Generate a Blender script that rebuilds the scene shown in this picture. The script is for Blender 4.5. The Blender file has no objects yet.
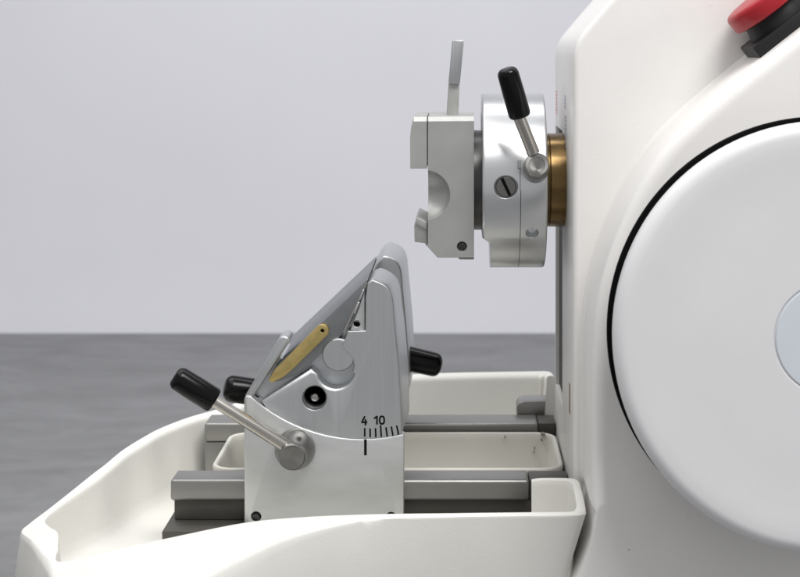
import bpy, bmesh, math, random
from mathutils import Vector, Matrix
random.seed(7)
PI = math.pi
# ---------------------------------------------------------------- units
# lengths are written in half-millimetre units around the viewing axis; S brings them to metres
S = 0.0005
D = 1600.0            # camera distance from the front of the blade holder
HX, HY = 458.0, 45.0  # where the optical axis meets the picture
TZ = 750.0            # height of the axis above the table
def W(px, py, Y=0.0):
    k = (D + Y) / 1600.0
    return Vector(((px - HX) * k, Y, -(py - HY) * k))
def R3(v): return Vector((v[0] * S, v[1] * S, (v[2] + TZ) * S))

# ---------------------------------------------------------------- camera
sc = bpy.context.scene
cam_d = bpy.data.cameras.new('camera'); cam = bpy.data.objects.new('camera', cam_d)
sc.collection.objects.link(cam); sc.camera = cam
cam_d.sensor_width = 36; cam_d.lens = 72
cam_d.shift_x = -(HX - 400) / 800.0; cam_d.shift_y = -(288.5 - HY) / 800.0
cam_d.clip_start = 0.01; cam_d.clip_end = 50
cam.location = R3((0, -D, 0)); cam.rotation_euler = (math.radians(90), 0, 0)
cam_d.dof.use_dof = True; cam_d.dof.focus_distance = (D - 5) * S; cam_d.dof.aperture_fstop = 20

# ---------------------------------------------------------------- light
world = bpy.data.worlds.new("World"); sc.world = world; world.use_nodes = True
bg = world.node_tree.nodes['Background']; bg.inputs[0].default_value = (0.97, 0.98, 1.0, 1); bg.inputs[1].default_value = 0.50
def area(name, loc, target, size, sy, power, col=(1, 1, 1)):
    l = bpy.data.lights.new(name, 'AREA'); l.shape = 'RECTANGLE'; l.size = size; l.size_y = sy; l.energy = power; l.color = col
    o = bpy.data.objects.new(name, l); sc.collection.objects.link(o); o.location = loc
    o.rotation_euler = (Vector(target) - Vector(loc)).to_track_quat('-Z', 'Y').to_euler(); return o
area('key_softbox', (0.42, -0.85, 1.60), (0.05, 0.0, 0.28), 0.8, 0.6, 21, (1, 0.985, 0.97))
area('ceiling_softbox', (-0.45, -0.1, 1.5), (0.0, 0.1, 0.3), 1.3, 0.9, 7, (1, 0.99, 0.98))
area('added_wall_fill', (-0.1, 0.35, 1.1), (-0.05, 1.5, -0.25), 1.6, 0.3, 7.5, (0.98, 0.985, 1))  # unseen fill light, added to brighten and even out the wall
sc.view_settings.view_transform = 'Standard'; sc.view_settings.look = 'None'
sc.view_settings.exposure = 0.0; sc.view_settings.gamma = 1.0

# ---------------------------------------------------------------- materials
def mat(name, col, rough=0.5, metal=0.0, var=0.06, vscale=(8, 8, 8), bump=0.0, bscale=400, edge=0.0,
        spec=0.5, brushed=None, coat=0.0, spots=None, rvar=0.08):
    m = bpy.data.materials.new(name); m.use_nodes = True
    nt = m.node_tree; n = nt.nodes; L = nt.links
    b = n['Principled BSDF']
    b.inputs['Roughness'].default_value = rough; b.inputs['Metallic'].default_value = metal
    b.inputs['Specular IOR Level'].default_value = spec
    if coat: b.inputs['Coat Weight'].default_value = coat; b.inputs['Coat Roughness'].default_value = 0.12
    tc = n.new('ShaderNodeTexCoord'); mp = n.new('ShaderNodeMapping'); mp.inputs['Scale'].default_value = vscale
    L.new(tc.outputs['Object'], mp.inputs[0])
    no = n.new('ShaderNodeTexNoise'); no.inputs['Scale'].default_value = 3; no.inputs['Detail'].default_value = 6
    no.inputs['Roughness'].default_value = 0.6
    L.new(mp.outputs[0], no.inputs['Vector'])
    mix = n.new('ShaderNodeMix'); mix.data_type = 'RGBA'
    c1 = tuple(max(0, c * (1 - var)) for c in col) + (1,); c2 = tuple(min(1, c * (1 + var)) for c in col) + (1,)
    mix.inputs[6].default_value = c1; mix.inputs[7].default_value = c2
    cr = n.new('ShaderNodeMapRange'); cr.inputs[1].default_value = 0.3; cr.inputs[2].default_value = 0.7
    L.new(no.outputs['Fac'], cr.inputs[0]); L.new(cr.outputs[0], mix.inputs[0])
    out = mix.outputs[2]
    if spots:
        sp = n.new('ShaderNodeTexNoise'); sp.inputs['Scale'].default_value = spots[1]; sp.inputs['Detail'].default_value = 3
        L.new(tc.outputs['Object'], sp.inputs['Vector'])
        r = n.new('ShaderNodeMapRange'); r.inputs[1].default_value = spots[2]; r.inputs[2].default_value = spots[2] + 0.04
        L.new(sp.outputs['Fac'], r.inputs[0])
        m2 = n.new('ShaderNodeMix'); m2.data_type = 'RGBA'; m2.inputs[7].default_value = tuple(spots[0]) + (1,)
        L.new(r.outputs[0], m2.inputs[0]); L.new(out, m2.inputs[6]); out = m2.outputs[2]
    L.new(out, b.inputs['Base Color'])
    rr = n.new('ShaderNodeMapRange'); rr.inputs[3].default_value = max(0.02, rough - rvar); rr.inputs[4].default_value = rough + rvar
    L.new(no.outputs['Fac'], rr.inputs[0]); L.new(rr.outputs[0], b.inputs['Roughness'])
    nrm = None
    if edge:
        bv = n.new('ShaderNodeBevel'); bv.samples = 4; bv.inputs[0].default_value = edge * S; nrm = bv.outputs[0]
    if brushed:
        m3 = n.new('ShaderNodeMapping'); m3.inputs['Scale'].default_value = brushed
        L.new(tc.outputs['Object'], m3.inputs[0])
        nb = n.new('ShaderNodeTexNoise'); nb.inputs['Scale'].default_value = 1; nb.inputs['Detail'].default_value = 4
        L.new(m3.outputs[0], nb.inputs['Vector'])
        bu = n.new('ShaderNodeBump'); bu.inputs['Strength'].default_value = 0.12; bu.inputs['Distance'].default_value = 0.0002
        L.new(nb.outputs['Fac'], bu.inputs['Height'])
        if nrm: L.new(nrm, bu.inputs['Normal'])
        nrm = bu.outputs[0]
    if bump:
        nb = n.new('ShaderNodeTexNoise'); nb.inputs['Scale'].default_value = bscale; nb.inputs['Detail'].default_value = 2
        L.new(tc.outputs['Object'], nb.inputs['Vector'])
        bu = n.new('ShaderNodeBump'); bu.inputs['Strength'].default_value = bump; bu.inputs['Distance'].default_value = 0.0003
        L.new(nb.outputs['Fac'], bu.inputs['Height'])
        if nrm: L.new(nrm, bu.inputs['Normal'])
        nrm = bu.outputs[0]
    if nrm: L.new(nrm, b.inputs['Normal'])
    return m
M = {}
M['body'] = mat('white_enamel', (0.80, 0.782, 0.76), 0.42, bump=0.14, bscale=1100, var=0.02, edge=2.0, spots=((0.5, 0.47, 0.43), 260, 0.765))
M['wheel'] = mat('cool_white_enamel', (0.74, 0.74, 0.75), 0.38, bump=0.12, bscale=1500, var=0.02)
M['cap'] = mat('pale_blue_cap', (0.64, 0.68, 0.73), 0.35, var=0.02)
M['tray'] = mat('cream_plastic', (0.745, 0.735, 0.69), 0.45, bump=0.2, bscale=800, var=0.03, spots=((0.42, 0.39, 0.30), 150, 0.755))
M['tray2'] = mat('cream_trough_plastic', (0.67, 0.655, 0.595), 0.45, bump=0.2, bscale=800, var=0.03, spots=((0.2, 0.18, 0.15), 70, 0.72))
M['anod'] = mat('anodised_aluminium', (0.475, 0.475, 0.458), 0.44, 0.7, bump=0.25, bscale=2200, var=0.05, vscale=(20, 20, 20), edge=0.8)
M['alu'] = mat('satin_aluminium', (0.62, 0.63, 0.62), 0.40, 0.85, var=0.05, vscale=(12, 12, 40), brushed=(300, 300, 4000), edge=1.0)
M['alu_seg'] = mat('ground_aluminium', (0.56, 0.575, 0.585), 0.36, 0.95, var=0.035, vscale=(260, 260, 5), brushed=(4000, 300, 300), edge=1.2)
M['alu_plate'] = mat('matt_aluminium', (0.26, 0.268, 0.28), 0.42, 0.85, var=0.05, vscale=(40, 10, 40), edge=0.6)
M['screwsteel'] = mat('dull_steel', (0.20, 0.195, 0.185), 0.34, 1.0, var=0.1, vscale=(60, 60, 60), edge=0.5)
M['steel'] = mat('turned_steel', (0.45, 0.43, 0.40), 0.27, 1.0, var=0.03, edge=0.5)
M['disc'] = mat('polished_aluminium', (0.68, 0.69, 0.70), 0.30, 1.0, var=0.02, edge=1.0, rvar=0.04)
M['darksteel'] = mat('dark_steel', (0.09, 0.09, 0.088), 0.34, 1.0, var=0.12, edge=0.6)
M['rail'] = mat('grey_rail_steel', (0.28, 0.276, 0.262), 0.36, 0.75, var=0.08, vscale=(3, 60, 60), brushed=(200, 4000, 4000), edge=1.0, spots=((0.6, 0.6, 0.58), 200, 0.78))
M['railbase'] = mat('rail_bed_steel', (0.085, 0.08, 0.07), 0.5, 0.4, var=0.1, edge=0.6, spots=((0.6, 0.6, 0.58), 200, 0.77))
M['brass'] = mat('brass', (0.60, 0.465, 0.19), 0.40, 1.0, var=0.08, vscale=(60, 60, 60), edge=0.5)
M['brass_d'] = mat('bronze_spindle', (0.19, 0.125, 0.055), 0.22, 1.0, var=0.12, vscale=(10, 40, 40), brushed=(6000, 200, 200), edge=0.6)
M['black'] = mat('black_plastic', (0.0025, 0.0025, 0.003), 0.2, var=0.1, spec=0.22, rvar=0.05)
M['blackmatte'] = mat('black_matte', (0.012, 0.012, 0.013), 0.5, spec=0.3, var=0.1, bump=0.2, edge=0.6)
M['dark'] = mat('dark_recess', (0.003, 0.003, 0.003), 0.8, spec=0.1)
M['olive'] = mat('slot_seal', (0.03, 0.029, 0.024), 0.7)
M['ink'] = mat('black_engraving', (0.004, 0.004, 0.004), 0.7, spec=0.1)
M['red'] = mat('red_plastic', (0.40, 0.012, 0.02), 0.32, var=0.05, bump=0.1)
M['inkred'] = mat('faded_red_print', (0.75, 0.36, 0.36), 0.6)
M['inkblue'] = mat('faded_blue_print', (0.42, 0.45, 0.55), 0.6)
M['rust'] = mat('worn_brown', (0.30, 0.20, 0.13), 0.6)
M['wall'] = mat('wall_paint', (0.66, 0.66, 0.70), 0.8, var=0.02, vscale=(1, 1, 1), spec=0.2)

M['turned'] = mat('turned_steel_face', (0.27, 0.262, 0.25), 0.30, 1.0, var=0.04, vscale=(60, 60, 60))
_nt = M['turned'].node_tree; _t = _nt.nodes.new('ShaderNodeTangent'); _t.direction_type = 'RADIAL'; _t.axis = 'Y'
_nt.nodes['Principled BSDF'].inputs['Anisotropic'].default_value = 0.75
_nt.links.new(_t.outputs[0], _nt.nodes['Principled BSDF'].inputs['Tangent'])

M['debris'] = mat('dried_residue', (0.22, 0.20, 0.17), 0.7)

def table_mat():
    m = mat('grey_laminate', (0.185, 0.187, 0.205), 0.5, var=0.0, spec=0.35)
    nt = m.node_tree; n = nt.nodes; L = nt.links; b = n['Principled BSDF']
    tc = n.new('ShaderNodeTexCoord'); mp = n.new('ShaderNodeMapping'); mp.inputs['Scale'].default_value = (7.0, 14.0, 1)
    L.new(tc.outputs['Object'], mp.inputs[0])
    no = n.new('ShaderNodeTexNoise'); no.inputs['Scale'].default_value = 1.0; no.inputs['Detail'].default_value = 8; no.inputs['Roughness'].default_value = 0.65
    no.inputs['Distortion'].default_value = 1.2
    L.new(mp.outputs[0], no.inputs['Vector'])
    r = n.new('ShaderNodeValToRGB'); r.color_ramp.elements[0].position = 0.3; r.color_ramp.elements[0].color = (0.152, 0.153, 0.156, 1)
    r.color_ramp.elements[1].position = 0.7; r.color_ramp.elements[1].color = (0.225, 0.226, 0.231, 1)
    L.new(no.outputs['Fac'], r.inputs[0]); L.new(r.outputs[0], b.inputs['Base Color'])
    return m
M['table'] = table_mat()

# ---------------------------------------------------------------- helpers
def link(name, bm, m, parent=None, angle=35, origin=None):
    me = bpy.data.meshes.new(name)
    bmesh.ops.recalc_face_normals(bm, faces=bm.faces)
    bm.to_mesh(me); bm.free()
    me.materials.append(M[m] if isinstance(m, str) else m)
    for p in me.polygons: p.use_smooth = True
    me.set_sharp_from_angle(angle=math.radians(angle))
    o = bpy.data.objects.new(name, me); sc.collection.objects.link(o)
    if parent is not None:
        o.parent = parent
        pt = parent.matrix_world_loc if False else world_loc(parent)
        me.transform(Matrix.Translation(-pt))
    elif origin is not None:
        o.location = origin; me.transform(Matrix.Translation(-Vector(origin)))
    return o
def world_loc(o):
    v = Vector(o.location)
    while o.parent is not None:
        o = o.parent; v += Vector(o.location)
    return v
def thing(name, loc, label, cat):
    o = bpy.data.objects.new(name, None); sc.collection.objects.link(o); o.location = loc
    o.empty_display_size = 0.02; o['label'] = label; o['category'] = cat; return o
def loops(bm, rings, cap=(True, True), closed=True):
    """skin successive rings of world-unit vectors"""
    vr = [[bm.verts.new(R3(v)) for v in r] for r in rings]
    n = len(vr[0])
    for a, b in zip(vr[:-1], vr[1:]):
        for i in range(n if closed else n - 1):
            j = (i + 1) % n
            try: bm.faces.new((a[i], a[j], b[j], b[i]))
            except ValueError: pass
    if cap[0]: bm.faces.new(vr[0][::-1])
    if cap[1]: bm.faces.new(vr[-1])
    return vr
def bevel(bm, w, seg=2, ang=25):
    bm.normal_update()
    es = [e for e in bm.edges if len(e.link_faces) == 2 and e.calc_face_angle(0) > math.radians(ang)]
    if es: bmesh.ops.bevel(bm, geom=es, offset=w * S, segments=seg, profile=0.5, affect='EDGES', clamp_overlap=True)
def prism(pts, y0, y1, bw=0.0, seg=2, bm=None, dz=None):
    """outline given as picture points at depth y0, swept straight back to y1"""
    own = bm is None
    t = bmesh.new()
    f = [W(x, y, y0) for x, y in pts]
    loops(t, [f, [Vector((v.x, y1, v.z)) for v in f]])
    if bw: bevel(t, bw, seg)
    if own: return t
    me = bpy.data.meshes.new('t'); t.to_mesh(me); t.free(); bm.from_mesh(me); bpy.data.meshes.remove(me); return bm
def boxw(x0, x1, y0, y1, z0, z1, bw=0.0, seg=2, bm=None):
    t = bmesh.new()
    r = lambda z: [Vector((x0, y0, z)), Vector((x1, y0, z)), Vector((x1, y1, z)), Vector((x0, y1, z))]
    loops(t, [r(z0), r(z1)])
    if bw: bevel(t, bw, seg)
    if bm is None: return t
    me = bpy.data.meshes.new('t'); t.to_mesh(me); t.free(); bm.from_mesh(me); bpy.data.meshes.remove(me); return bm
def lathe(p0, d, prof, n=48, bm=None, caps=(True, True)):
    """prof: (t, r) along unit axis d from p0; ends closed"""
    bm = bm or bmesh.new()
    d = Vector(d).normalized(); a = d.orthogonal().normalized(); b = d.cross(a)
    rings = []
    for t, r in prof:
        r = max(r, 0.01)
        rings.append([Vector(p0) + d * t + (a * math.cos(2 * PI * i / n) + b * math.sin(2 * PI * i / n)) * r for i in range(n)])
    loops(bm, rings, caps); return bm
def rounded(t0, t1, r, c, k=4, c2=None):
    """cylinder profile with rounded rims"""
    c2 = c if c2 is None else c2; p = []
    for i in range(k + 1):
        a = PI / 2 * i / k; p.append((t0 + c * (1 - math.sin(a)), r - c * (1 - math.cos(PI / 2 - a)) if False else r - c + c * math.sin(a)))
    # start ring lies at t0 with radius r-c
    p = [(t0 + c * (1 - math.cos(PI / 2 * i / k)), r - c + c * math.sin(PI / 2 * i / k)) for i in range(k + 1)]
    p += [(t1 - c2 * (1 - math.cos(PI / 2 * i / k)), r - c2 + c2 * math.sin(PI / 2 * i / k)) for i in range(k, -1, -1)]
    return p
def cut(o, cutters):
    """subtract meshes (given as bmesh) from o, in world space"""
    tmp = []
    for c in cutters:
        me = bpy.data.meshes.new('cutter'); bmesh.ops.recalc_face_normals(c, faces=c.faces); c.to_mesh(me); c.free()
        me.transform(Matrix.Translation(-world_loc(o)))
        for p in me.polygons: p.use_smooth = True
        co = bpy.data.objects.new('cutter', me); sc.collection.objects.link(co); co.parent = o.parent
        co.location = o.location; tmp.append(co)
        md = o.modifiers.new('cut', 'BOOLEAN'); md.operation = 'DIFFERENCE'; md.solver = 'EXACT'; md.object = co
    bpy.context.view_layer.update()
    dg = bpy.context.evaluated_depsgraph_get()
    new = bpy.data.meshes.new_from_object(o.evaluated_get(dg)); old = o.data
    o.modifiers.clear(); new.name = o.name
    mm = old.materials[0]; o.data = new
    new.materials.clear(); new.materials.append(mm)
    for p in new.polygons: p.material_index = 0; p.use_smooth = True
    new.set_sharp_from_angle(angle=math.radians(35))
    for c in tmp:
        me = c.data; bpy.data.objects.remove(c); bpy.data.meshes.remove(me)
def catmull(P, k):
    out = []
    n = len(P)
    for i in range(n - 1):
        p0 = P[max(i - 1, 0)]; p1 = P[i]; p2 = P[i + 1]; p3 = P[min(i + 2, n - 1)]
        for j in range(k):
            t = j / k
            out.append(0.5 * ((2 * p1) + (p2 - p0) * t + (2 * p0 - 5 * p1 + 4 * p2 - p3) * t * t + (3 * p1 - p0 - 3 * p2 + p3) * t ** 3))
    out.append(P[-1]); return out
def smooth2(pts, k=5):
    P = catmull([Vector((x, y, 0)) for x, y in pts], k); return [(p.x, p.y) for p in P]
def arcp(cx, cy, r, a0, a1, n):
    return [(cx + r * math.cos(math.radians(a0 + (a1 - a0) * i / n)), cy + r * math.sin(math.radians(a0 + (a1 - a0) * i / n))) for i in range(n + 1)]

# ================================================================ SETTING
tz = -TZ
bm = boxw(-3600, 3600, -2200, 2567, tz - 50, tz, 4, 2)
o = link('table', bm, 'table'); o['kind'] = 'structure'
bm = boxw(-6000, 6000, 3000, 3040, -2600, 3400)
o = link('wall', bm, 'wall'); o['kind'] = 'structure'

# ================================================================ MICROTOME
mt = thing('microtome', R3((300, 120, tz)), 'large white machine with round handwheel and red emergency button on grey table', 'microtome')
XB = 113.0
# column: side outline at the near face
near = [(573, 560), (573, 64)] + smooth2([(573.4, 54), (575.6, 45), (581, 35), (594, 19), (613, -3), (650, -45), (720, -110)], 3) + [(1100, -150), (1100, 560)]
bm = bmesh.new()
f = [W(x, y, -28) for x, y in near]
f = [Vector((XB, v.y, v.z)) if abs(v.x - W(573, 0, -28).x) < 0.3 else v for v in f]
f = [Vector((v.x, v.y, max(v.z, -700))) for v in f]
loops(bm, [f, [Vector((v.x, 264, v.z)) for v in f]])
bevel(bm, 6, 5)
col = link('body_column', bm, 'body', mt, 40)
# long vertical slot in the face behind the spindle
cut(col, [boxw(XB - 20, XB + 12, 132, 250, -392, -93)])
link('slot_seal', boxw(XB + 4, XB + 11.5, 133, 249, -391, -94), 'olive', col)
bm = bmesh.new()
link('slot_edge_wear', boxw(XB - 0.6, XB + 0.3, 10, 22, -372, -342, 0.3), 'rust', col)
# faded print on the left face
for (y0, zt, zb, mm, nm) in ((225, -52, -78, 'inkred', 'red_print'), (70, -74, -108, 'inkblue', 'blue_print'), (80, -53, -66, 'inkblue', 'blue_print')):
    bm = bmesh.new(); z = zt
    while z > zb:
        h = random.uniform(1.8, 3.2); w = random.uniform(10, 17)
        boxw(XB - 0.5, XB + 0.2, y0, y0 + w, z - h, z, 0, 1, bm); z -= h + 1.3
    link(nm, bm, mm, col)
# base under tray and machine
bm = boxw(-250, 540, -60, 380, tz, -560, 6, 3)
link('base', bm, 'body', mt)

# raised wheel housing
A = smooth2([(900, -62), (800, 15), (750, 54), (695, 99), (652, 141), (622, 188), (600, 240), (587, 292), (583.2, 350)], 4) + [(583, 420), (583, 474)]
low = [(583.3, 478)] + smooth2([(586.5, 482.5), (585, 492), (581.5, 508), (576, 524), (568.5, 542), (556, 564), (530, 600)], 4)
outl = A + low + [(530, 735), (1150, 735), (1150, -62)]
fw = [1.0] * len(A) + [0.5] + [0.14] * (len(low) - 1) + [1.0] * 3
bm = bmesh.new()
f = [W(x, y, -28) for x, y in outl]
def inset(poly, d):
    n = len(poly); res = []
    area2 = sum(poly[i].x * poly[(i + 1) % n].z - poly[(i + 1) % n].x * poly[i].z for i in range(n))
    sg = 1 if area2 > 0 else -1
    for i in range(n):
        p, q, r = poly[i - 1], poly[i], poly[(i + 1) % n]
        e1 = Vector((q.x - p.x, 0, q.z - p.z)).normalized(); e2 = Vector((r.x - q.x, 0, r.z - q.z)).normalized()
        n1 = Vector((-e1.z, 0, e1.x)) * sg; n2 = Vector((-e2.z, 0, e2.x)) * sg
        nn = (n1 + n2); nn = nn / max(nn.length_squared / 2, 0.5)
        res.append(q + nn * (d[i] if isinstance(d, list) else d))
    return res
rings = [[Vector((v.x, -27, v.z)) for v in inset(f, -3)]]
rings.append([Vector((v.x, -34, v.z)) for v in inset(f, -0.6)])
rings.append([Vector((v.x, -40, v.z)) for v in f])
for i in range(7):
    a = PI / 2 * i / 6; ins = 14 * (1 - math.cos(a)); yy = -117 - 14 * math.sin(a)
    rings.append([Vector((v.x, yy, v.z)) for v in inset(f, [ins * k for k in fw])])
loops(bm, rings)
hs = link('wheel_housing', bm, 'body', mt, 50)

# handwheel
wc = Vector((319.4, 0, -251.2))
def wy(y): return Vector((wc.x, y, wc.z))
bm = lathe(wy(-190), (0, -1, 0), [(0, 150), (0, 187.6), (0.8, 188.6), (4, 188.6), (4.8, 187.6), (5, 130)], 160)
ring = link('gap_shade_ring', bm, 'dark', mt)  # near-black disc painting in the shade of the gap behind the wheel
prof = [(0, 120), (0, 150), (56, 150), (56, 170), (67.6, 182), (69, 185.5), (83, 186.4)]
for i in range(1, 11):
    a = PI / 2 * i / 10; prof.append((83 + 11 * math.sin(a), 186.4 - 12 * (1 - math.cos(a))))
prof += [(94.2, 166), (93.2, 156), (92.6, 120), (92.2, 49.8), (90.5, 48.4), (90.5, 20)]
bm = lathe(wy(-139.5), (0, -1, 0), prof, 144)
hw = link('handwheel', bm, 'wheel', mt, 40)
bm = lathe(wy(-229.5), (0, -1, 0), [(0, 20), (0, 47.4), (1.4, 47.8), (2.4, 47), (2.7, 30)], 96)
link('hub_cap', bm, 'cap', hw)

# emergency stop on the sloping shoulder
eb = W(760, 60, -92); th = math.radians(38); ex = Vector((math.cos(th), 0, math.sin(th))); en = Vector((-math.sin(th), 0, math.cos(th))); ey = Vector((0, 1, 0))
def L3(a, b, c): return eb + ex * a + ey * b + en * c
def lbox(a0, a1, b0, b1, c0, c1, bw):
    t = bmesh.new()
    loops(t, [[L3(a0, b0, c), L3(a1, b0, c), L3(a1, b1, c), L3(a0, b1, c)] for c in (c0, c1)])
    bevel(t, bw, 2); return t
es = link('emergency_stop', lbox(0, 82, -12, 56, -1.5, 15, 1.2), 'blackmatte', mt)
ec = L3(41, 22, 0)
link('collar', lathe(ec, en, [(14, 20), (14, 33), (16, 33.5), (24, 31), (34, 30), (34, 10)], 64), 'blackmatte', es)
link('button_cap', lathe(ec, en, [(29, 20), (29, 36)] + [(30, 38.5), (32, 39.5), (42, 40)] + [(42 + 6 * math.sin(a), 34 + 6 * math.cos(a)) for a in (0.3, 0.7, 1.1, 1.57)] + [(48.8, 20), (49, 1)], 80), 'red', es)

# spindle and specimen head
hc = Vector((0, 110, -144.0))
def hx(x, dz=0): return Vector((x, hc.y, hc.z + dz))
bm = lathe(hx(90), (1, 0, 0), [(0, 30), (0, 48.5), (6, 49.8), (6.6, 49.0), (7.2, 49.8), (26, 49.8), (26, 30)], 96)
link('spindle', bm, 'brass_d', mt)
R = 92.7
bm = lathe(hx(0), (1, 0, 0), [(25, 40), (25, R - 1.6), (26.6, R)] + [(88.6 + 2.4 * math.sin(a), R - 2.4 * (1 - math.cos(a))) for a in (0, .5, 1.0, 1.57)] + [(91, 40)], 144)
hd = link('specimen_head', bm, 'disc', mt, 30)
def on_drum(px, py):
    """point on the drum surface seen at a picture position, with its outward direction"""
    c = Vector((0, -D, 0)); d = (W(px, py, 0) - c).normalized()
    oy, oz = c.y - hc.y, c.z - hc.z
    a = d.y * d.y + d.z * d.z; b = 2 * (oy * d.y + oz * d.z); q = oy * oy + oz * oz - R * R
    t = (-b - math.sqrt(b * b - 4 * a * q)) / (2 * a); p = c + d * t
    return p, Vector((0, p.y - hc.y, p.z - hc.z)).normalized()
p1, n1 = on_drum(506, 187); p2, n2 = on_drum(532.3, 233)
cut(hd, [prism([(470, 240.5), (483.5, 240.5), (491.5, 246.5), (491.5, 290), (470, 290)], 17, 220), lathe(p1 - n1 * 6, n1, [(0, 11.4), (4.6, 11.4), (8, 14)], 40), lathe(p2 - n2 * 7, n2, [(-2, 1), (-0.5, 4.6), (3, 6.4), (12, 7.0)], 32)])
sw = link('slotted_screw', lathe(p1 - n1 * 6, n1, [(0, 5), (0, 10.4), (3.4, 10.6), (4.4, 9.8), (4.4, 4)], 40), 'screwsteel', hd)
sx = Vector((0.38, 0, 0)).normalized(); up = n1.cross(Vector((1, 0, 0)))
ang = math.radians(65); sd = Vector((1, 0, 0)) * math.cos(ang) - up * math.sin(ang)
if sd.z > 0: pass
sd = Vector((0.42, 0, -0.9)).normalized(); sd = (sd - n1 * sd.dot(n1)).normalized(); sp = n1.cross(sd)
t = bmesh.new(); cc = p1 - n1 * 1.55
loops(t, [[cc + sd * a + sp * b + n1 * c for a, b in ((-9.6, -1.6), (9.6, -1.6), (9.6, 1.6), (-9.6, 1.6))] for c in (-0.6, 0.15)])
link('screw_slot', t, 'dark', hd)
# seam line round the drum
def drum_strip(x0, x1, a0, a1, n=40, h=0.15):
    t = bmesh.new(); rs = []
    for i in range(n + 1):
        a = math.radians(a0 + (a1 - a0) * i / n); dr = Vector((0, -math.cos(a), math.sin(a)))
        c = Vector((0, hc.y, hc.z)) 
        rs.append([c + Vector((x, 0, 0)) + dr * r for x, r in ((x0, R - 1), (x1, R - 1), (x1, R + h), (x0, R + h))])
    loops(t, rs); return t
bm = drum_strip(63.1, 63.8, -178, -2)
for (a, b, c, d_) in ((60.5, 61.1, 12, 17), (60.5, 63.8, 11.6, 12.0)):
    t = drum_strip(a, b, c, d_, 4); me = bpy.data.meshes.new('t'); t.to_mesh(me); t.free(); bm.from_mesh(me)
t = drum_strip(62.6, 63.2, -2, 17, 10); me = bpy.data.meshes.new('t'); t.to_mesh(me); t.free(); bm.from_mesh(me)
link('seam_line', bm, 'darksteel', hd)

def lever(parent, base, hd_dir, hub_prof, r0, r1, g0, g1, rr, gr, name='clamping_lever'):
    """turned hub, thin steel rod and black grip; the rod is the part, hub and grip its pieces"""
    d = (r1 - r0); rod = link(name, lathe(r0, d, [(0, rr), (d.length, rr * 0.92)], 32), 'steel', parent)
    link('hub', lathe(base, hd_dir, hub_prof, 64), 'turned', rod, 25)
    g = g1 - g0; Lg = g.length
    prof = [(0, 3), (0, gr * 0.86), (1.2, gr * 0.95), (3, gr)] + [(Lg * 0.5, gr * 0.99)]
    for i in range(7):
        a = PI / 2 * i / 6; prof.append((Lg - gr * 0.62 + gr * 0.62 * math.sin(a), gr * 0.42 + gr * 0.54 * math.cos(a)))
    link('grip', lathe(g0, g, prof, 48), 'black', rod, 50)
    return rod
hb, hn = on_drum(535.5, 170)
kd = Vector((0, -0.96, 0.27)).normalized()
hubp = [(-6, 5), (-6, 13), (16, 13), (17, 12.5), (17.4, 11.6), (18, 12.2), (27, 12.2), (28.2, 11.2), (28.4, 8), (27.9, 7.6), (27.9, 1)]
lever(hd, hb, kd, hubp, W(533.5, 153, -2), W(517, 112, -12), W(520.2, 116.5, -11), W(506.5, 68, -20), 6.6, 11.2, 'lever_rod')
link('neck', lathe(hx(0), (1, 0, 0), [(14, 30), (14, 50), (16, 53), (25.5, 53), (25.5, 30)], 96), 'darksteel', hd)

# guide rails and bed
def rail(y0, y1, zt, xl, xr, name):
    bm = boxw(xl, xr, y0, y1, zt - 21.5, zt, 3.2, 3)
    return link(name, bm, 'rail', mt)
r1 = rail(18, 57, -440, -291, 72, 'guide_rail')
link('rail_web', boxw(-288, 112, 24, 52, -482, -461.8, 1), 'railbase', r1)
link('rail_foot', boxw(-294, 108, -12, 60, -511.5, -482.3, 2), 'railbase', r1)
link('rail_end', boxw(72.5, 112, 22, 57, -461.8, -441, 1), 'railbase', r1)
r2 = rail(235, 281, -434, -291, 92, 'guide_rail')
link('rail_support', boxw(-291, -258, 237, 279, -511.5, -455.8, 1.5), 'rail', r2)
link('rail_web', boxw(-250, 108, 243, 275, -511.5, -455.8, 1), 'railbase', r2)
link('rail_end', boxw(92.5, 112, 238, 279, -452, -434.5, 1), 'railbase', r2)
link('rail_stop', prism([(517, 420), (517, 407), (519.5, 403), (524, 401.5), (556, 401), (556, 420)], 286, 320, 1.5), 'rail', r2)

# ================================================================ WASTE TRAY
# stations: inner rim, outer rim, crease, lower wall (picture point + depth), walking from the far right end round the left to the near right
ST = [
 ((547, 376, 284), (554, 376, 284)),
 ((545.5, 377, 425), (552.5, 373, 425)),
 ((540, 377, 441), (547, 370.5, 450)),
 ((525, 377, 443), (527, 370.5, 451)),
 ((430, 379, 447), (430, 372.5, 455)),
 ((330, 384, 442), (328, 378, 450)),
 ((276, 395, 402), (270, 390, 410)),
 ((231, 412, 322), (225, 406, 330)),
 ((195, 421.5, 262), (190, 416, 270)),
 ((167, 432.5, 208), (161, 427, 215)),
 ((149, 442.5, 159), (142, 437, 166)),
 ((129, 455, 119), (122, 449.5, 125)),
 ((112, 469, 77), (105, 463.5, 83)),
 ((98, 480, 46), (90, 475, 52)),
 ((61, 506, -15), (50, 507, -22)),
 ((46, 519, -48), (29, 523, -60)),
 ((50, 526, -72), (21, 531.5, -84)),
]
ST5 = []
for i_, o_ in ST:
    I = W(*i_); O = W(*o_)
    d = Vector((O.x - I.x, O.y - I.y, 0)); d = d.normalized() if d.length > .1 else Vector((1, 0, 0))
    ST5.append([Vector((I.x - d.x * 6, I.y - d.y * 6, -512)), I, O, O + Vector((d.x * 1, d.y * 1, -6)), O + Vector((d.x * 8, d.y * 8, -60)), Vector((O.x - d.x * 10, O.y - d.y * 10, -575))])
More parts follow.
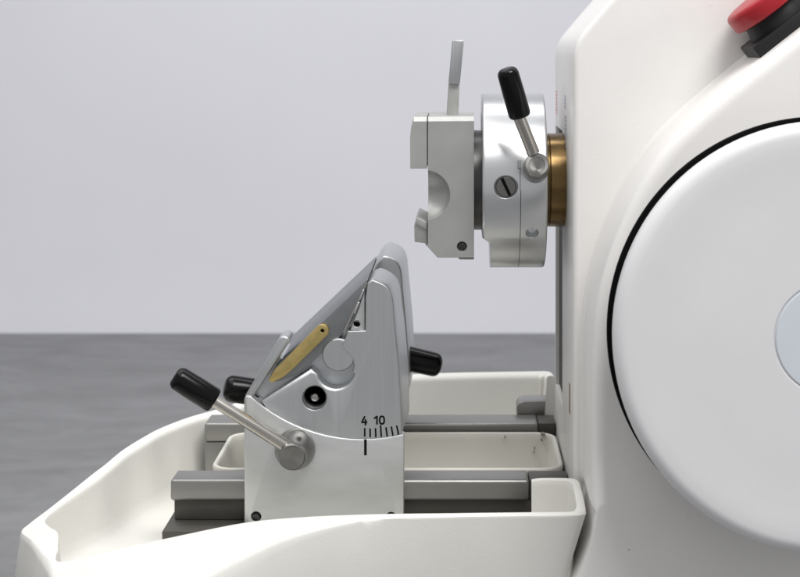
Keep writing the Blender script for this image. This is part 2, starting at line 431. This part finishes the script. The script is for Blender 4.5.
NS = [
 ((58, 532, -100), (32, 540.5, -126), (31, 547, -130), (27, 600, -145), (34, 660, -140)),
 ((58.5, 548, -140), (47, 556, -160), (46, 570, -172), (46, 640, -200), (60, 720, -190)),
 ((60, 561, -168), (62, 567, -178), (66, 606, -222), (66, 660, -236), (80, 740, -220)),
 ((110, 550, -172), (110, 555, -181), (122, 606, -236), (122, 660, -246), (130, 740, -228)),
 ((169, 537, -160), (170, 541, -169), (192, 580, -224), (192, 640, -236), (196, 720, -218)),
 ((244, 522, -144), (245, 525, -152), (256, 549, -190), (256, 620, -200), (258, 700, -186)),
 ((300, 516.5, -135), (300, 519, -142), (306, 531.5, -164), (306, 610, -172), (308, 690, -160)),
 ((370, 513.5, -129), (370, 516, -136), (373, 519.5, -142), (373, 590, -148), (373, 680, -138)),
 ((450, 512.5, -126), (450, 514.8, -132), (450, 517.5, -134), (450, 577, -136), (450, 680, -126)),
 ((530, 511.5, -122), (530, 513.8, -128), (530, 516.5, -130), (526, 577, -130), (514, 670, -120)),
 ((568, 511, -121), (572, 513, -127), (573, 516, -129), (556, 577, -127), (530, 665, -118)),
 ((575, 508, -114), (583, 511.5, -121), (583.5, 514.5, -123), (565, 577, -122), (536, 660, -112)),
 ((576, 503, -100), (586, 508.5, -110), (586, 511.5, -111), (568, 570, -112), (538, 650, -105)),
 ((573, 487, -56), (581.8, 488, -58), (582, 491, -58), (569, 540, -60), (540, 620, -60)),
 ((571, 482.5, -43), (578.5, 480, -38), (578.8, 484, -37), (566, 540, -37), (540, 610, -37)),
 ((565, 480.5, -39), (570, 477.3, -32), (570, 481, -31.5), (564, 540, -31.5), (540, 600, -31.5)),
 ((542, 480, -39), (542, 477, -32), (542, 481, -31.5), (542, 520, -31.5), (540, 600, -31.5)),
 ((531.5, 481, -39), (531.5, 478.5, -32), (531.5, 482, -31.5), (531.5, 530, -31.5), (531.5, 600, -31.5)),
]
for row in NS:
    p = [W(*q) for q in row]; I, O = p[0], p[1]
    d = Vector((O.x - I.x, O.y - I.y, 0)).normalized()
    ST5.append([Vector((I.x - d.x * 5, I.y - d.y * 5, -512)), I, p[1], p[2], p[3], p[4]])
cols = [catmull([s[k] for s in ST5], 6) for k in range(6)]
bm = bmesh.new(); ns = len(cols[0]); rings = []
for i in range(ns):
    Ib, I, O, C, Mm, B = [cols[k][i] for k in range(6)]
    def q(a, b, t): return a + (b - a) * t
    w = min(3.0, (O - I).length * 0.4)
    u1 = (Ib - I).normalized(); u2 = (O - I).normalized(); u3 = (C - O).normalized()
    inn = Vector((I.x - O.x, I.y - O.y, 0)).normalized()
    Z0 = Vector((0, 0, 1))
    sec = [Ib + inn * 22, Ib + inn * 10 + Z0 * 3, Ib + inn * 3.5 + Z0 * 8.5, Ib + Z0 * 18, I + u1 * w * 2.2, I + u1 * w, I + u1 * w * .25 + u2 * w * .25, I + u2 * w, O - u2 * w, O - u2 * w * .25 + u3 * w * .25, O + u3 * w]
    l1 = (C - O).length
    if l1 > w * 3:
        cw = min(l1 * 0.35, 16)
        v3 = (Mm - C).normalized()
        sec += [C - u3 * cw, C - u3 * cw * .45 + v3 * cw * .08, C + (v3 - u3) * cw * .2, C + v3 * cw * .45 - u3 * cw * .08, C + v3 * cw]
    else:
        sec += [C + (Mm - C) * t for t in (.01, .04, .08, .12, .2)]
    sec += [q(Mm, B, -.1) if False else Mm, B]
    rings.append(sec)
n = len(rings[0])
vr = [[bm.verts.new(R3(v)) for v in r] for r in rings]
for a, b in zip(vr[:-1], vr[1:]):
    for i in range(n - 1): bm.faces.new((a[i], a[i + 1], b[i + 1], b[i]))
for r in (vr[0], vr[-1]): bm.faces.new(r)
# floor joins the inner feet
fl = [vr[i][0] for i in range(0, ns)]
bm.faces.new(fl)
bo = [vr[i][-1] for i in range(0, ns)]
for i in range(ns - 1):
    pass
tray = link('waste_tray', bm, 'tray', None, 38, R3((-120, 120, -575)))
tray['label'] = 'large open cream plastic waste tray curving around the rails under the blade holder'; tray['category'] = 'tray'

# small removable trough between the rails
def rrect(x0, x1, y0, y1, r, z, n=6):
    P = []
    for cx, cy, a0 in ((x1 - r, y0 + r, -90), (x1 - r, y1 - r, 0), (x0 + r, y1 - r, 90), (x0 + r, y0 + r, 180)):
        for i in range(n + 1):
            a = math.radians(a0 + 90 * i / n); P.append(Vector((cx + r * math.cos(a), cy + r * math.sin(a), z)))
    return P
bm = bmesh.new()
x0, x1, y0, y1 = -258, 110.5, 61, 219
def rr(off, z, r=24): return rrect(x0 + off, x1 - off, y0 + off, y1 - off, max(r - off, 6), z)
loops(bm, [rr(6, -498), rr(0.3, -446), rr(0, -441.5), rr(0.8, -440.2), rr(2.4, -439.6), rr(4, -440.2), rr(5, -441.5), rr(6, -448), rr(11, -484), rr(16, -490), rr(26, -492)])
tr = link('waste_trough', bm, 'tray2', None, 50, R3((-70, 140, -498)))
tr['label'] = 'narrow cream trough with rounded rim and specks of debris between the guide rails'; tr['category'] = 'trough'

for (x, y, w, h) in ((543, 434.8, 2.4, 1.3), (541.5, 440.4, 1.0, 1.0), (534.6, 449, .8, 1.1), (533.6, 453, .6, .8), (505, 437.5, 1.0, .5)):
    link('dried_residue', prism([(x + w * math.cos(a) * random.uniform(.6, 1.1), y + h * math.sin(a) * random.uniform(.6, 1.1)) for a in [2 * PI * i / 9 for i in range(9)]], 206, 214.5), 'debris', tr)

# ================================================================ BLADE HOLDER
bh = thing('blade_holder', R3((-134, 110, -440)), 'silver metal blade holder with inclined plate, angle scale and brass lever, across the rails', 'blade holder')
CX, CY, CR = 362.0, 275.0, 164.0
def ax(x, dr=0): return CY + math.sqrt((CR + dr) ** 2 - (x - CX) ** 2)
arcx = [251, 257, 264, 272, 281, 291, 302, 314, 326, 338, 350, 362, 374, 386, 396, 404]
arc_b = [(x, ax(x, 0.4)) for x in arcx]
# base front plate
pts = [(244, 529), (244, 399)] + [(246, 395.5)] + arc_b + [(404, 529)]
base = link('base', prism(pts, 0, 15.5, 2.0, 2), 'alu', bh)
fpts = [(x - 0, y) for x, y in pts]
cut(base, [lathe(W(256, 517, -1), (0, 1, 0), [(0, 5.2), (12, 5.2)], 24), lathe(W(391, 517.5, -1), (0, 1, 0), [(0, 5.2), (12, 5.2)], 24)])
for sx_ in ((256, 517), (391, 517.5)):
    link('hex_screw', lathe(W(sx_[0], sx_[1], 7.5), (0, -1, 0), [(0, 4.9), (4, 4.9), (5, 4), (5, 2.4), (2, 2.2), (2, .5)], 24), 'darksteel', base)
link('rear_block', boxw(-214, -66, 16, 300, -433.5, -375, 2), 'alu', bh)
# left cheek
ck = [(244.5, 397), (276.5, 342), (280, 337.5), (284, 335.8), (288.5, 337.4), (289.6, 341.5), (253.5, 396.5), (249, 398)]
link('left_cheek', prism(ck, 3, 40, 2.2, 3), 'alu_seg', bh)

# tilting segment: front face inset, outer silhouette behind it
arcs = [(x, ax(x, -0.5)) for x in (266, 272, 281, 291, 302, 314, 326, 338, 350, 362, 374, 386, 394)]
right = smooth2([(400.6, 428), (399.9, 400), (398, 370), (395.4, 340), (393.4, 320), (392.2, 303), (390.2, 293.5), (386, 287), (379, 282.8), (372, 280.8)], 2)
F = [(264.5, 404.2)] + arcs + [(400.4, 433.6)] + right + [(368.6, 284), (366.2, 297), (366.2, 314), (366, 331.4), (348.4, 331.8), (343, 346.2)]
nt_ = [(350.4, 352.8), (354, 359), (355, 366), (353.6, 372)]
bc = arcp(335.8, 370, 22, 14, 168, 12)
F += nt_ + bc + [(312, 374)]
def draft(P, k):
    return [(x + k * max(0.0, min(1.0, (x - 386) / 10)), y) for x, y in P]
G = [(261.4, 401.4)] + [(x, y + .5) for x, y in arcs] + [(401.4, 434.2)] + [(x + 1.0, y - .3) for x, y in right[:-2]] + [(x + .3, y - 1.1) for x, y in right[-2:]] + \
    [(367.9, 283), (365.4, 296.6), (365.4, 313.6), (365.2, 330.4), (347.8, 330.8), (342.2, 345.6)] + [(349.6, 353.6), (352.9, 359.4), (353.8, 366), (352.5, 371.4)] + \
    [(335.8 + (x - 335.8) * .87, 370 + (y - 370) * .87) for x, y in bc] + [(310.6, 369.4)]
def ringW(P, y0, y): return [Vector((W(a, b, y0).x, y, W(a, b, y0).z)) for a, b in P]
Fm = [((a[0] * .7 + b[0] * .3), (a[1] * .7 + b[1] * .3)) for a, b in zip(F, G)]
Fn = [((a[0] * .3 + b[0] * .7), (a[1] * .3 + b[1] * .7)) for a, b in zip(F, G)]
bm = bmesh.new()
loops(bm, [ringW(F, 2, 2), ringW(Fm, 2, 2.25), ringW(Fn, 2, 3.0), ringW(G, 2, 4.0), ringW(draft(G, 1.2), 2, 22)])
seg = link('tilting_segment', bm, 'alu_seg', bh, 28)
hole = (314.5, 398)
cut(seg, [lathe(W(hole[0], hole[1], 1), (0, 1, 0), [(0, 13.4), (1, 12.8), (3.2, 11.3), (40, 11.3)], 48)])
# backing layer with the pocket floor
Bk = [(246, 395.5), (274, 360), (296, 369), (336, 342), (349, 326), (360, 302), (366.6, 284.5)] + [(x + 1, y - .4) for x, y in right[::-1][1:]] + [(401.2, 433.5)] + [(x, ax(x, -1.5)) for x in (394, 374, 350, 326, 302, 281, 264)]
bm = bmesh.new(); Bk2 = [(a_, b_) for a_, b_ in Bk]
loops(bm, [ringW(draft(Bk, 1.2), 2, 22.2), ringW(draft(Bk2, 5.0), 2, 98), ringW([(330 + (x - 330) * .99, 370 + (y - 370) * .99) for x, y in draft(Bk2, 5.0)], 2, 100)])
seg2 = link('segment_back', bm, 'alu_seg', bh, 28)
cut(seg2, [lathe(W(hole[0], hole[1], 5), (0, 1, 0), [(0, 11.4), (60, 11.4)], 48)])
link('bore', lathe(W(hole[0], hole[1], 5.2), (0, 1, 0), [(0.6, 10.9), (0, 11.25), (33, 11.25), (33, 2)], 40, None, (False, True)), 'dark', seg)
link('bore_screw', lathe(W(hole[0] + .3, hole[1] - .6, 14) + Vector((0, 23, 0)), (0, -1, 0), [(0, 5.4), (20, 5.4), (22, 4.2), (23, 2.4), (23, 1)], 32), 'steel', seg)
# middle casting between the plates and rear plate
Mid = [(x + (HX - x) * .055, y + (HY - y) * .055) for x, y in [(266, 392), (300, 350), (345, 335), (370, 312), (384, 312), (390, 330), (394, 400), (394, 422), (386, 430), (350, 434), (300, 422)]]
link('centre_casting', prism(Mid, 100.3, 195, 2), 'alu_seg', bh)
bm = bmesh.new(); Fp = [(300, 400), (345, 332), (366, 290)] + [(x + 3, y) for x, y in right[::-1]] + [(403.4, 433), (380, 438), (330, 434)]
t0_, t1_ = ringW(Fp, 2, 196), ringW(draft(Fp, 2.5), 2, 326)
loops(bm, [t0_, t1_]); bevel(bm, 2.4, 3, 40)
rp = link('rear_plate', bm, 'alu_seg', bh, 30)
# pivot disc
pv = lathe(W(338.6, 355, 4), (0, 1, 0), [(0, 10), (0, 15.4), (1.2, 16.4), (18, 16.4), (18, 10)], 64)
link('pivot_disc', pv, 'alu_seg', bh)
# pressure plate (the knife back)
Pp = [(368.3, 278.4), (275.5, 366.6), (269.5, 378), (272, 382), (280, 381), (296, 374.5), (308, 366), (320, 354.5), (331, 345), (340, 336.5), (348, 327), (355, 313), (362, 297)]
link('pressure_plate', prism(Pp, 7, 183.5, 0.9, 2), 'alu_plate', bh)
# blade and clamp wedge
link('blade', prism([(368.6, 281.5), (367.2, 284), (344.5, 333), (342.6, 332.2), (366, 283)], 5.4, 190), 'steel', bh)
wd = link('clamp_wedge', prism([(364.6, 291), (364.8, 330.2), (350.2, 330.4), (357, 313), (361.6, 299)], 7.6, 21, .6), 'alu', bh)
cut(wd, [lathe(W(356.4, 325, 0), (0, 1, 0), [(0, 3.6), (16, 3.6)], 24)])
link('wedge_hole', lathe(W(356.4, 325, 17), (0, -1, 0), [(0, .5), (0, 3.55), (5, 3.55), (5, .5)], 24), 'dark', wd)
for q in ([(362.8, 289.5), (364.6, 290), (360.6, 300), (358.8, 299)], [(358, 302), (359.8, 302.6), (355, 314), (353.4, 313)]):
    link('blade_clip', prism(q, 3.5, 7, .4), 'disc', bh)
# brass lever
bc2 = arcp(322.3, 331, 6.6, -135, 45, 10)
bl = [(268.2, 379.9), (275, 369.3)] + bc2 + [(292, 370), (283.3, 377.3), (271.8, 383)]
br = link('brass_lever', prism(bl, 1.2, 6.6, .8, 2), 'brass', bh)
cut(br, [lathe(W(322.4, 330.7, 0), (0, 1, 0), [(0, 2.1), (4.5, 2.1)], 20)])
link('lever_hole_floor', lathe(W(322.4, 330.7, 5.5), (0, -1, 0), [(0, .3), (0, 2.05), (1.2, 2.05), (1.2, .3)], 20), 'dark', br)  # dark disc closing the bottom of the lever's hole
# engraved scale
def stroke(bm, pts, w, y, closed=False):
    n = len(pts)
    for i in range(n if closed else n - 1):
        a = Vector((pts[i][0], pts[i][1])); b = Vector((pts[(i + 1) % n][0], pts[(i + 1) % n][1]))
        d = (b - a).normalized(); nn = Vector((-d.y, d.x)) * w / 2; a2 = a - d * w * .3; b2 = b + d * w * .3
        q = [a2 + nn, b2 + nn, b2 - nn, a2 - nn]
        prism([(v.x, v.y) for v in q], y - (i % 2) * .03, y + 1.0, 0, 1, bm)
bm = bmesh.new()
for (xa, ya, xb, yb) in ((364.7, 428.6, 364.7, 436.4), (370.1, 429, 370.2, 437), (375.5, 428.8, 375.8, 437), (380.6, 425.8, 381.3, 436.6), (386, 427.9, 387.1, 436), (391.4, 427.1, 392.8, 435.2), (396.7, 426.1, 398.4, 434)):
    stroke(bm, [(xa, ya), (xb, yb)], 1.7, 1.85)
for g in ([(364.6, 416.8), (361.9, 422.4), (366.9, 422.4)], [(365.4, 419.8), (365.4, 425)], [(374.4, 418.4), (377, 416.6), (377, 424.2)]):
    stroke(bm, g, 1.75, 1.8)
zero = [(381.9 + 2.3 * math.copysign(abs(math.cos(a)) ** .8, math.cos(a)), 420.3 + 3.8 * math.copysign(abs(math.sin(a)) ** .8, math.sin(a))) for a in [2 * PI * i / 14 for i in range(14)]]
stroke(bm, zero, 1.75, 1.8, True)
link('angle_scale', bm, 'ink', seg)
bm = bmesh.new(); stroke(bm, [(365.4, 440.5), (365.4, 454.6)], 2.7, -0.12)
link('index_mark', bm, 'ink', base)
# front clamping lever
lh = W(295.5, 448.5, 0)
hp = [(-2, 8), (-2, 19.6), (3, 20.2), (9, 19.6), (20, 15.5), (25, 13.2), (30, 12.9), (34, 12.9), (35.2, 11.9), (35.3, 8), (35.0, 6), (35.0, 1)]
lever(bh, lh, (0, -1, 0), hp, W(287, 447, -24), W(208, 397, -34), W(214.5, 401, -33), W(174, 375.5, -38), 6.4, 12.6)
# rear levers
g = bmesh.new()
def grip(name, a, b, r, parent):
    d = b - a; L_ = d.length
    prof = [(-26, 3), (-26, 6), (0, 6), (0, r * .86), (1.5, r * .96), (3, r)]
    for i in range(7):
        t = PI / 2 * i / 6; prof.append((L_ - r * .6 + r * .6 * math.sin(t), r * .4 + r * .58 * math.cos(t)))
    return link(name, lathe(a, d, prof, 48), 'black', parent, 50)
grip('rear_lever_grip', W(262, 393, 120), W(224, 387.5, 112), 14.6, bh)
grip('rear_lever_grip', W(404, 357.5, 240), W(441, 366, 246), 14.2, bh)

# ================================================================ CASSETTE CLAMP
cl = thing('specimen_clamp', R3((-8, 110, -150)), 'matte grey metal clamp with upright pin, fixed left of the round specimen head', 'clamp')
def pr(pts, y0, y1, bw, name, m, parent=cl, seg=2): return link(name, prism(pts, y0, y1, bw, seg), m, parent)
body_pts = [(428, 117), (430, 114.5), (472, 114), (474, 115), (474, 257.6), (437.5, 257.6), (427.8, 247)]
f1 = [(428, 121), (474, 120.6), (474, 257.6), (437.5, 257.6), (427.8, 247)]
def chamfered_top(pts, y0, y1, name, w=4.5):
    """block whose front top edge (highest straight run) is cut back at 45 degrees"""
    f = [W(x, y, y0) for x, y in pts]; zt = max(v.z for v in f)
    lo = [Vector((v.x, v.y, v.z - w if v.z > zt - 1 else v.z)) for v in f]
    t = bmesh.new()
    loops(t, [lo, [Vector((v.x, y0 + w, v.z)) for v in f], [Vector((v.x, y1, v.z)) for v in f]])
    return link(name, t, 'anod', cl, 30)
cb = chamfered_top([(x, y - 4.2 if y < 125 else y) for x, y in f1], 50, 172, 'clamp_body')
sc_c = W(425.5, 195.2, 47)
sph = bmesh.new(); bmesh.ops.create_uvsphere(sph, u_segments=64, v_segments=40, radius=25.5 * S); bmesh.ops.translate(sph, verts=sph.verts, vec=R3(sc_c))
cut(cb, [sph, lathe(W(462, 247, 45), (0, 1, 0), [(0, 5.2), (12, 5.2)], 28)])
link('hex_screw', lathe(W(462, 247, 56), (0, -1, 0), [(0, 5.0), (4, 5.0), (5, 4.2), (5, 2.5), (1.5, 2.3), (1.5, .5)], 28), 'darksteel', cb)
chamfered_top([(426.9, 168.5), (410.3, 168.5), (410.1, 137), (411.2, 127), (413.6, 116.9), (426.9, 116.8)], 50.2, 170, 'upper_jaw')
link('jaw_backing', boxw(W(426.4, 0, 54).x, W(428.6, 0, 54).x, 53, 165, -123, -78, 0), 'darksteel', cl)
pr([(414.2, 225.6), (417, 217.6), (427.4, 222.6), (427.4, 247), (424.5, 243), (414.6, 242)], 58, 160, .8, 'lower_jaw', 'anod')
pr([(415.2, 223.4), (417.3, 217.2), (427.2, 222.0), (427.2, 230.5)], 55, 57.6, .5, 'lower_jaw_lip', 'anod')
pr([(470, 258), (474, 258), (474, 259.6), (460, 259.6), (458, 258)], 80, 140, .4, 'bottom_strip', 'anod')
# release pin
pin = pr([(446, 120), (458, 120), (459.6, 83.4), (448.6, 82.6)], 96, 112, .6, 'release_pin', 'anod')
pr([(448.4, 83), (459.9, 83.6), (463.9, 42.5), (463.6, 40), (452.4, 39.8), (452, 42)], 90, 118, .8, 'pin_head', 'alu_seg', pin)
